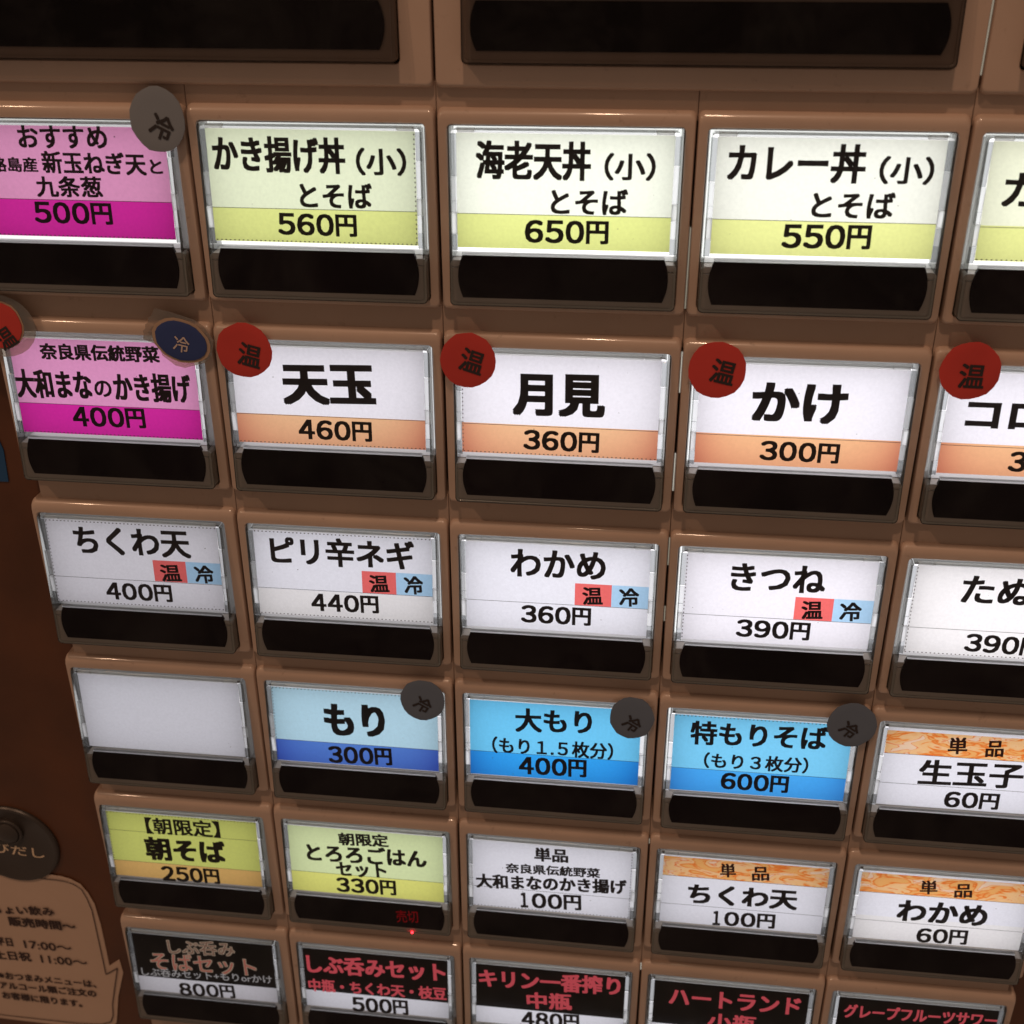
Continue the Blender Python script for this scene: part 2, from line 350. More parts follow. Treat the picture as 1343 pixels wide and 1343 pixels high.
# lettering on the cards: row, column, text, left x, left y, right x, right y, height (mm in the button's own frame), ink, weight
TEXT = [
 (1, 0, 'おすすめ', 14.77, 6.66, 33.53, 6.47, 4.44, 'k', 0.86),
 (1, 0, '淡路島産', 4.69, 12.2, 18.08, 12.03, 2.96, 'k', 0.95),
 (1, 0, '新玉ねぎ天', 19.08, 11.48, 41.02, 11.52, 4.43, 'k', 0.86),
 (1, 0, 'と', 41.77, 11.96, 44.39, 11.91, 2.81, 'k', 1),
 (1, 0, '九条葱', 17.03, 16.34, 31.18, 16.16, 4.21, 'k', 0.86),
 (1, 0, '500円', 15.75, 21.51, 32.57, 21.51, 4.37, 'k', 1.15),
 (1, 1, 'かき揚げ丼', 5.06, 9.23, 31.99, 9.3, 6.96, 'k', 0.86),
 (1, 1, '（小）', 34.07, 10.28, 44.16, 10.24, 5.28, 'k', 0.8),
 (1, 1, 'とそば', 22.25, 16.96, 37.06, 16.86, 4.94, 'k', 0.86),
 (1, 1, '560円', 17.33, 22.68, 33.64, 22.75, 4.4, 'k', 1.15),
 (1, 2, '海老天丼', 7.8, 9.48, 30.18, 9.43, 7.35, 'k', 0.86),
 (1, 2, '（小）', 32.73, 10.35, 42.56, 10.27, 5.17, 'k', 0.8),
 (1, 2, 'とそば', 22.51, 17.09, 37.52, 16.94, 4.94, 'k', 0.86),
 (1, 2, '650円', 17.45, 22.9, 34.01, 22.86, 4.5, 'k', 1.15),
 (1, 3, 'カレー丼', 6.13, 9.13, 31.72, 8.97, 7.17, 'k', 0.86),
 (1, 3, '（小）', 34.25, 9.97, 44.25, 9.98, 5.14, 'k', 0.8),
 (1, 3, 'とそば', 22.54, 16.59, 37.92, 16.46, 4.93, 'k', 0.86),
 (1, 3, '550円', 17.51, 22.64, 34.33, 22.47, 4.61, 'k', 1.15),
 (1, 4, 'カツ丼', 7.13, 13.06, 29.42, 13.27, 6.99, 'k', 0.86),
 (1, 4, 'とそば', 19.34, 17.09, 34.3, 17.29, 4.71, 'k', 0.86),
 (1, 4, '600円', 18.33, 22.75, 34.14, 22.9, 4.38, 'k', 1.15),
 (2, 0, '奈良県伝統野菜', 10.49, 7.41, 37.79, 7.18, 3.74, 'k', 1.1),
 (2, 0, '大和まな', 3.58, 15.03, 21.36, 14.76, 6.72, 'k', 0.86),
 (2, 0, 'の', 21.83, 15.54, 25.86, 15.38, 3.8, 'k', 0.86),
 (2, 0, 'かき揚げ', 26.37, 14.91, 44.13, 14.63, 6.65, 'k', 0.86),
 (2, 0, '400円', 15.75, 22.23, 32.73, 22.02, 4.65, 'k', 1.15),
 (2, 1, '天玉', 14.72, 12.84, 35.35, 12.31, 9.1, 'k', 1.3),
 (2, 1, '460円', 17.74, 22.85, 34.16, 22.87, 4.57, 'k', 1.15),
 (2, 2, '月見', 14.9, 12.94, 34.58, 12.72, 9.44, 'k', 1.3),
 (2, 2, '360円', 17.33, 22.98, 33.64, 23.11, 4.57, 'k', 1.15),
 (2, 3, 'かけ', 14.96, 12.54, 34.33, 12.31, 8.73, 'k', 1.3),
 (2, 3, '300円', 17.54, 23.05, 33.9, 23.12, 4.42, 'k', 1.15),
 (2, 4, 'コロッケ', 8.03, 13.35, 41.37, 13.18, 6.77, 'k', 1.3),
 (2, 4, '390円', 18.09, 23.16, 33.81, 23.4, 4.49, 'k', 1.15),
 (3, 0, 'ちくわ天', 9.91, 9.79, 38.49, 9.39, 7.35, 'k', 0.86),
 (3, 0, '400円', 15.97, 22.9, 32.55, 22.78, 4.64, 'k', 1.15),
 (3, 0, '温', 30.31, 17.33, 35.41, 17.02, 4.55, 'k', 0.86),
 (3, 0, '冷', 38.72, 17.22, 43.5, 16.93, 4.74, 'k', 0.86),
 (3, 1, 'ピリ辛ネギ', 7.77, 9.51, 41.96, 9.22, 7.45, 'k', 0.86),
 (3, 1, '440円', 16.73, 22.74, 33.02, 22.5, 4.65, 'k', 1.15),
 (3, 1, '温', 31.0, 17.02, 35.7, 16.73, 4.56, 'k', 0.86),
 (3, 1, '冷', 39.26, 16.96, 43.84, 16.67, 4.8, 'k', 0.86),
 (3, 2, 'わかめ', 14.26, 9.5, 36.05, 9.15, 7.07, 'k', 0.86),
 (3, 2, '360円', 16.81, 22.51, 33.1, 22.43, 4.66, 'k', 1.15),
 (3, 2, '温', 30.94, 17.05, 35.58, 16.75, 4.57, 'k', 0.86),
 (3, 2, '冷', 39.33, 16.91, 43.93, 16.61, 4.75, 'k', 0.86),
 (3, 3, 'きつね', 14.08, 9.94, 34.97, 9.7, 6.94, 'k', 0.86),
 (3, 3, '390円', 16.32, 22.85, 32.85, 22.87, 4.58, 'k', 1.15),
 (3, 3, '温', 30.36, 17.43, 35.1, 17.12, 4.64, 'k', 0.86),
 (3, 3, '冷', 38.78, 17.36, 43.61, 17.04, 4.77, 'k', 0.86),
 (3, 4, 'たぬき', 14.27, 9.8, 36.82, 10.04, 6.86, 'k', 0.86),
 (3, 4, '390円', 16.97, 23.04, 33.47, 23.44, 4.63, 'k', 1.15),
 (4, 1, 'もり', 16.97, 13.56, 32.66, 12.87, 9.47, 'k', 1.2),
 (4, 1, '300円', 17.49, 23.98, 34.03, 23.45, 5.19, 'k', 1.15),
 (4, 2, '大もり', 15.21, 9.95, 34.16, 9.15, 6.97, 'k', 0.86),
 (4, 2, '（もり１.５枚分）', 9.51, 17.66, 39.61, 17.26, 4.96, 'k', 0.7),
 (4, 2, '400円', 16.23, 23.25, 33.21, 22.91, 5.26, 'k', 1.15),
 (4, 3, '特もりそば', 8.0, 9.81, 40.42, 9.06, 6.85, 'k', 0.86),
 (4, 3, '（もり３枚分）', 11.74, 17.49, 36.74, 17.11, 4.65, 'k', 0.7),
 (4, 3, '600円', 16.22, 23.18, 32.61, 23.08, 4.95, 'k', 1.15),
 (4, 4, '単', 18.33, 8.9, 22.77, 8.53, 4.73, 'o', 0.8),
 (4, 4, '品', 26.95, 9.05, 31.06, 8.7, 4.56, 'o', 0.8),
 (4, 4, '生玉子', 12.7, 16.83, 36.83, 16.01, 7.37, 'k', 0.86),
 (4, 4, '60円', 19.7, 24.12, 32.48, 23.85, 4.7, 'k', 1.15),
 (5, 0, '【朝限定】', 14.1, 9.27, 35.05, 8.75, 5.55, 'k', 0.8),
 (5, 0, '朝そば', 12.95, 17.11, 35.91, 16.47, 8.0, 'k', 1.2),
 (5, 0, '250円', 16.69, 25.41, 33.32, 25.03, 5.17, 'k', 1.15),
 (5, 1, '朝限定', 17.73, 8.72, 31.4, 8.08, 4.23, 'k', 1.05),
 (5, 1, 'とろろごはん', 8.65, 13.87, 41.57, 13.03, 5.85, 'k', 1.05),
 (5, 1, 'セット', 16.51, 18.96, 30.47, 18.31, 5.01, 'k', 1.05),
 (5, 1, '330円', 16.31, 24.27, 32.92, 23.86, 5.08, 'k', 1.15),
 (5, 2, '単品', 20.22, 8.55, 29.19, 8.22, 4.54, 'k', 1.05),
 (5, 2, '奈良県伝統野菜', 12.7, 13.79, 37.69, 13.0, 3.28, 'k', 1.0),
 (5, 2, '大和まなのかき揚げ', 4.7, 18.97, 44.83, 16.81, 4.85, 'k', 1.05),
 (5, 2, '100円', 16.77, 24.22, 33.06, 23.46, 5.12, 'k', 1.15),
 (5, 3, '単', 18.57, 9.01, 22.58, 8.6, 4.48, 'o', 0.8),
 (5, 3, '品', 26.7, 9.24, 31.07, 8.79, 4.47, 'o', 0.8),
 (5, 3, 'ちくわ天', 10.86, 17.43, 39.04, 16.66, 6.66, 'k', 1.1),
 (5, 3, '100円', 17.84, 24.84, 34.02, 24.34, 4.86, 'k', 1.15),
 (5, 4, '単', 18.7, 9.41, 23.01, 8.96, 4.41, 'o', 0.8),
 (5, 4, '品', 27.23, 9.63, 31.56, 9.17, 4.39, 'o', 0.8),
 (5, 4, 'わかめ', 14.11, 17.26, 36.58, 16.89, 6.99, 'k', 1.1),
 (5, 4, '60円', 20.0, 24.95, 32.76, 24.47, 4.83, 'k', 1.15),
 (6, 0, 'しぶ呑み', 13.79, 9.53, 33.84, 8.31, 5.29, 'tan', 0.6),
 (6, 0, 'そばセット', 7.81, 15.51, 39.9, 14.53, 6.86, 'sal', 0.7),
 (6, 0, 'しぶ呑みセット+もりorかけ', 4.56, 20.09, 44.18, 18.58, 3.13, 'w', 0.35),
 (6, 0, '800円', 15.44, 25.66, 32.48, 24.71, 5.04, 'k', 1.15),
 (6, 1, 'しぶ呑みセット', 4.91, 11.3, 45.34, 9.98, 6.9, 'red', 0.9),
 (6, 1, '中瓶・ちくわ天・枝豆', 4.94, 19.36, 45.47, 17.95, 4.82, 'red', 0.8),
 (6, 1, '500円', 17.49, 25.27, 34.16, 24.68, 5.64, 'k', 1.15),
 (6, 2, 'キリン一番搾り', 4.85, 10.57, 44.72, 9.14, 6.77, 'red', 0.9),
 (6, 2, '中瓶', 18.5, 17.45, 31.25, 16.59, 6.18, 'red', 0.9),
 (6, 2, '480円', 17.07, 24.62, 33.64, 23.99, 5.62, 'k', 1.15),
 (6, 3, 'ハートランド', 8.23, 10.87, 44.03, 10.35, 6.12, 'red', 0.9),
 (6, 3, '小瓶', 19.38, 18.47, 32.65, 18.23, 5.74, 'red', 0.9),
 (6, 4, 'グレープフルーツサワー', 5.68, 10.29, 45.93, 9.08, 4.91, 'red', 0.8),
]

# ---------------------------------------------------------------- the machine body
YS = [44.77, 89.51, 134.275, 178.39, 222.99, 268.695]       # top edge of each row of buttons
RB = 40.1                                                    # height of a button housing
machine = empty('ticket_machine', 125, 330, 8)
tag(machine, 'ticket vending machine front: dark brown panel and beige strips behind the button rows', 'ticket machine')
def mpart(name, L, mats, **k):
    o = obj(name, L.mesh(name, mats, **k)); o.parent = machine; o.matrix_parent_inverse = machine.matrix_basis.inverted(); return o
machine_inv = Matrix.Translation(-Vector(P((125, 330, 8))))
def mpart(name, L, mats, **k):
    o = obj(name, L.mesh(name, mats, **k)); o.parent = machine; o.location = -Vector(P((125, 330, 8))); return o
L = Loft(); L.box(-420, 1.1, -160, 420, 6, 14, .3); mpart('front_panel', L, BROWN)
L = Loft(); L.box(248.9, 560, -160, 420, 6, 14, .3); mpart('front_panel', L, BROWN)
L = Loft(); L.box(1, 249, -160, 420, 10, 13); mpart('back_plate', L, DARK)
strips = [(40.2, YS[0] + 2)] + [(YS[i] + RB - 1.2, YS[i + 1] + 2.2) for i in range(5)] + [(YS[5] + RB - 1.2, YS[5] + 60)]
for a, b in strips:
    for k in range(5):                                       # one moulded length per column, hairline joint between
        x0 = 2.4 if k == 0 else 50 * k + .06; x1 = 247.6 if k == 4 else 50 * k + 49.94
        L = Loft(); L.box(x0, x1, a, b, 1.75, 9.5, .12)
        mpart('recess_strip', L, RECESS)
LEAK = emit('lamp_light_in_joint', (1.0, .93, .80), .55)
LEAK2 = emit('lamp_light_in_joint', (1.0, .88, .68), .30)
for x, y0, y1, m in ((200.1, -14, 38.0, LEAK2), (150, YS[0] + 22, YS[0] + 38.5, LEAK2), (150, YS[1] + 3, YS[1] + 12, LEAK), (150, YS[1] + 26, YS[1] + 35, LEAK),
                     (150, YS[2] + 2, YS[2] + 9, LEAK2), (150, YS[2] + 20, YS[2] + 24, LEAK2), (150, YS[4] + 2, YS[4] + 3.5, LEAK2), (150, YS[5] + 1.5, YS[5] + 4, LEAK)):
    L = Loft(); L.box(x - .08, x + .08, y0, y1, 1.3, 1.6, r=.02); mpart('light_leak', L, m)  # glowing sliver added to stand in for backlight leaking through the joint

# ---------------------------------------------------------------- one button housing
def bezel_mesh(x0, x1, y0, y1, ox0, ox1, oy0, oy1):
    rs = [rrect(x0, x1, y0, y1, 1.3, 9.4)]
    rs.append(rrect(x0, x1, y0, y1, 1.3, 2.0))
    for i in range(0, 7):
        t = R_(15 * i); c = 1 - math.cos(t); s = 1 - math.sin(t)
        bt, bs, bb = 2.1 * c, .34 * c, .95 * c
        rs.append(rrect(x0 + bs, x1 - bs, y0 + bt, y1 - bb, 1.25 - .3 * c, 1.9 * s))
    rs.append(rrect(x0 + .5, x1 - .5, y0 + 2.35, y1 - 1.15, 1.0, 0.0))
    rs.append(rrect(ox0 - .15, ox1 + .15, oy0 - .15, oy1 + .15, 1.0, 0.0))
    rs.append(rrect(ox0, ox1, oy0, oy1, .9, .16))
    rs.append(rrect(ox0, ox1, oy0, oy1, .9, 6.5))
    return Loft().rings(rs).mesh('bezel', BEIGE, ang=28)
def FZ(x, y): return LZ(y) - .62
def cover_meshes(x0, x1, y0, y1, mc, mr):
    rim = []                                                 # closed profile ring of clear plastic
    prof = [(0, 4.0, 0), (0, .45, 1), (.13, .13, 1), (.45, 0, 1), (.60, 0, 1), (.72, .12, 1), (.75, 1.3, 1), (.75, 4.0, 0)]
    for ins, dz, rel in prof:
        z = (lambda x, y, dz=dz: FZ(x, y) + dz) if rel else dz
        rim.append(rrect(x0 + ins, x1 - ins, y0 + ins, y1 - ins, .95 - ins * .5, z))
    r = Loft().rings(rim, closed=True).mesh('cover_rim', mr, ang=40)
    c = Loft()
    c.rings([rrect(x0 + .78, x1 - .78, y0 + .78, y1 - .78, .5, lambda x, y: FZ(x, y) + .06)], cap1=True)
    return r, c.mesh('clear_cover', mc, smooth=False)
def window_mesh(x0, x1, y0, y1, bulge, m):
    def ring(i, dz):
        n = 10; out = []
        X0, X1, Y0, Y1 = x0 + i, x1 - i, y0 + i, y1 - i
        for k in range(n + 1):
            t = k / n; out.append((X1 + bulge * (1 - (2 * t - 1) ** 2), Y0 + (Y1 - Y0) * t))
        for k in range(n + 1):
            t = 1 - k / n; out.append((X0 - bulge * (1 - (2 * t - 1) ** 2), Y0 + (Y1 - Y0) * t))
        return [(a, b, LZ(b) - dz) for a, b in out]
    return Loft().rings([ring(0, -.5), ring(0, .32), ring(.12, .45)], cap1=True).mesh('display_window', m, ang=30)
def tray_mesh(x0, x1, y0, y1, ys):
    """white box behind the label: back wall and four sides"""
    L = Loft()
    L.rings([rrect(x0 + .05, x1 - .05, y0, ys, .2, .9, 2), rrect(x0 + .05, x1 - .05, y0, ys, .2, 5.2, 2)], cap1=True)
    return L.mesh('light_tray', TRAY, smooth=False)
RSEG = {0: ((0, .365, .25, 2), (.365, .57, .10, 1), (.57, .665, .28, 1), (.665, .855, .05, 0), (.855, 1.0, .3, 2)),
        1: ((0, .245, .30, 2), (.245, .56, .12, 1), (.56, .705, .0, 0), (.705, .865, .25, 1), (.865, 1.0, .3, 2))}
def rails_mesh(side, xa, xb, y0, ye, k):
    """one stepped block of the clear side rail"""
    a, b_, d, m = RSEG[side][k]
    A = y0 + (ye - y0) * a; B = y0 + (ye - y0) * b_; zz = LZ((A + B) / 2)
    L = Loft(); w = .14; z0 = zz - .28 + d                      # open at the back, so the lamp behind shines in
    L.rings([rrect(xa, xb, A, B, .05, z0 + .5, 2), rrect(xa, xb, A, B, .05, z0 + w, 2), rrect(xa + w, xb - w, A + w, B - w, .05, z0, 2)], cap1=True)
    return L.mesh('side_rail', (BRIGHT, MID, LOW)[m], ang=30)
_cache = {}
def shared(key, fn):
    if key not in _cache: _cache[key] = fn()
    return _cache[key]
_led = {}
def led_mat(k, tint):
    key = (round(k, 3), tint)
    if key not in _led: _led[key] = emit('led_light', tint, k)
    return _led[key]

GAIN = 1.80
def housing(root, dx, dy, power, tint, wide=None, grey_top=False):
    key = (dx, dy)
    if wide is None:
        bz = shared(('b', key), lambda: bezel_mesh(.19, 49.81, 0, RB, 2.15 + dx, 47.85 + dx, 3.1 + dy * .8, 38.25 + min(dy, .6)))
        obj('bezel', bz, root)
        rim, cov = shared(('c', key), lambda: cover_meshes(2.3 + dx, 47.7 + dx, 3.22 + dy * .8, 38.1 + min(dy, .6), COVER, GLASS))
        obj('cover_rim', rim, root); obj('clear_cover', cov, root)
        obj('display_window', shared(('w', key), lambda: window_mesh(5.0 + dx, 45.1 + dx, 27.75 + dy, 36.35 + dy * .7, .95, BLACK)), root)
        obj('light_tray', shared(('t', key), lambda: tray_mesh(2.35 + dx, 47.65 + dx, 3.4 + dy * .8, 28.8 + dy, 28.8 + dy)), root)
        L = Loft(); X = (2.5 + dx, 47.5 + dx, 28.9 + dy, 37.9 + min(dy, .6), .8); L.rings([rrect(*X, lambda x, y: FZ(x, y) + .46), rrect(*X, 2.0)], cap0=True, cap1=True)
        obj('window_seat', shared(('s', key), lambda: L.mesh('window_seat', GREYT)), root)
        for sd, xa, xb in ((0, 2.75, 4.0), (1, 46.0, 47.25)):
            for k in range(5):
                obj('side_rail', shared(('r', key, sd, k), lambda: rails_mesh(sd, xa + dx, xb + dx, 4.6 + dy, 27.0 + dy, k)), root)
        for xa, xb, mm_ in ((4.1, 7.6, BRIGHT), (7.65, 42.3, MID if grey_top else BRIGHT), (42.35, 45.9, BRIGHT)):
            L = Loft(); L.rings([rrect(xa + dx, xb + dx, 3.55 + dy * .8, 4.40 + dy, .05, LZ(4) + .3, 2), rrect(xa + dx, xb + dx, 3.55 + dy * .8, 4.40 + dy, .05, LZ(4) - .1, 2), rrect(xa + .12 + dx, xb - .12 + dx, 3.67 + dy * .8, 4.28 + dy, .05, LZ(4) - .25, 2)], cap1=True)
            obj('top_rail', shared(('tr', key, xa), lambda: L.mesh('top_rail', mm_)), root)
        for xa, xb in ((2.9, 4.4), (45.7, 47.1)):
            L = Loft(); L.box(xa + dx, xb + dx, 30.1 + dy, 30.4 + dy, LZ(30) - .25, LZ(30) + 1.2, .06)
            obj('cover_notch', shared(('n', key, xa), lambda: L.mesh('cover_notch', BRIGHT)), root)
        L = Loft(); L.rings([rrect(4.9 + dx, 45.2 + dx, 27.36 + dy, 27.80 + dy, .05, LZ(27.6) + .5, 2), rrect(4.9 + dx, 45.2 + dx, 27.36 + dy, 27.80 + dy, .05, LZ(27.6) - .42, 2)], cap1=True)
        obj('bright_edge', shared(('e', key), lambda: L.mesh('bright_edge', BRIGHT)), root)
    L = Loft(); L.box(2.8 + dx, 47.2 + dx, 3.7 + dy, 28.7 + dy, 4.5, 5.0)
    me = L.mesh('led_panel', led_mat(power * GAIN, tint)); obj('led_panel', me, root)

def label_card(root, dx, dy, cells, rules=(), dots=(0, 0, 0, 0)):
    """cells: (x0,y0,x1,y1,mat); later cells win. Card built from non-overlapping rectangles."""
    bx0, by0, bx1, by1 = 4.0 + dx, 4.45 + dy, 46.0 + dx, 26.35 + dy
    cl = []
    for c in cells: cl.append((max(bx0, c[0]), max(by0, c[1]), min(bx1, c[2]), min(by1, c[3]), c[4]))
    xs = sorted({bx0, bx1, *[c[0] for c in cl], *[c[2] for c in cl]}); ysv = sorted({by0, by1, *[c[1] for c in cl], *[c[3] for c in cl]})
    mats = []; v = []; f = []; fm = []
    for i in range(len(xs) - 1):
        for j in range(len(ysv) - 1):
            mx_, my_ = (xs[i] + xs[i + 1]) / 2, (ysv[j] + ysv[j + 1]) / 2; mt = None
            for c in cl:
                if c[0] <= mx_ <= c[2] and c[1] <= my_ <= c[3]: mt = c[4]
            if mt not in mats: mats.append(mt)
            b = len(v)
            for (x, y) in ((xs[i], ysv[j]), (xs[i + 1], ysv[j]), (xs[i + 1], ysv[j + 1]), (xs[i], ysv[j + 1])): v.append((x, y, LZ(y)))
            f.append((b, b + 1, b + 2, b + 3)); fm.append(mats.index(mt))
    o = obj('label_card', mk('label_card', v, f, mats, fm, smooth=False), root)
    v = []; f = []
    def q(x0, x1, y0, y1):
        b = len(v)
        for (x, y) in ((x0, y0), (x1, y0), (x1, y1), (x0, y1)): v.append((x, y, LZ(y) - .03))
        f.append((b, b + 1, b + 2, b + 3))
    for y in rules: q(bx0, bx1, y - .055, y + .055)
    if f: obj('printed_rule', mk('printed_rule', v, f, RULE, smooth=False), o)
    v = []; f = []
    t, b_, l, r = dots
    n = 46
    for k in range(n):
        x = bx0 + .4 + (bx1 - bx0 - .8) * k / (n - 1)
        if t: q(x - .16, x + .16, by0 + .12, by0 + .36)
        if b_: q(x - .16, x + .16, by1 - .34, by1 - .12)
    for k in range(24):
        y = by0 + .6 + (by1 - by0 - 1.2) * k / 23
        if l: q(bx0 + .1, bx0 + .32, y - .16, y + .16)
        if r: q(bx1 - .34, bx1 - .12, y - .16, y + .16)
    if f: tag(obj('dotted_cut_line', mk('dotted_cut_line', v, f, RULE, smooth=False), o), kind='stuff')
    rn = random.Random(int(1000 * abs(root.location.x) * 7 + 1000 * abs(root.location.z))); v = []; f = []
    for k in range(rn.randint(2, 6)):                        # a few specks of dirt on the card
        x = rn.uniform(bx0 + 2, bx1 - 2); y = rn.uniform(by0 + 1, by1 - .6); s_ = rn.uniform(.05, .13); b = len(v); n = 5
        for i in range(n):
            a = 2 * math.pi * i / n; q_ = s_ * rn.uniform(.5, 1.3); v.append((x + q_ * math.cos(a) * 1.3, y + q_ * math.sin(a), LZ(y + q_ * math.sin(a)) - .04))
        f.append(tuple(range(b, b + n)))
    tag(obj('dirt_specks', mk('dirt_specks', v, f, SPECK, smooth=False), o), kind='stuff')
    return o

# ---- colours of the prints
WH = card((.93, .92, .97)); WH2 = card((.92, .93, .99)); WH3 = card((.95, .94, .93))
YL1 = card((.86, .93, .68)); YL2 = card((.95, .99, .86)); YL3 = card((.94, .96, .87)); YL4 = card((.93, .96, .75))
YB = card((.80, .86, .31)); YB2 = card((.85, .89, .35))
PK = card((.88, .37, .64)); MG = card((.76, .030, .40))
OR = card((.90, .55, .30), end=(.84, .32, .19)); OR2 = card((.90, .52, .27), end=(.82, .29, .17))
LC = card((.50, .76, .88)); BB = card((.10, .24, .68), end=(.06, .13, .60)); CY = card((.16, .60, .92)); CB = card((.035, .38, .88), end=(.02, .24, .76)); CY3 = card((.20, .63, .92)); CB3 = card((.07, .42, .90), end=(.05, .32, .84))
YG = card((.80, .86, .22)); OB = card((.93, .58, .19)); YG5 = card((.80, .93, .50)); YB5 = card((.88, .90, .24))
RB_ = card((.90, .17, .16)); BX = card((.46, .72, .95)); BLK = ink('black_card_print', (.008, .006, .007))
WASH = card((.93, .5, .2), wash=1)
def lit_ink(name, col, k): return emit(name, col, k)
REDI = lit_ink('red_backlit_print', (1, .13, .16), .40); SALI = lit_ink('salmon_backlit_print', (1, .30, .22), .24)
TANB = lit_ink('tan_backlit_print', (1, .72, .52), .21); WHI = lit_ink('white_backlit_print', (1, .93, .93), .22)
INKM = {'k': INK, 'o': INKO, 'red': REDI, 'sal': [SALI, TANB], 'tan': [lit_ink('brown_backlit_print', (1, .52, .36), .12), TANB], 'w': WHI}

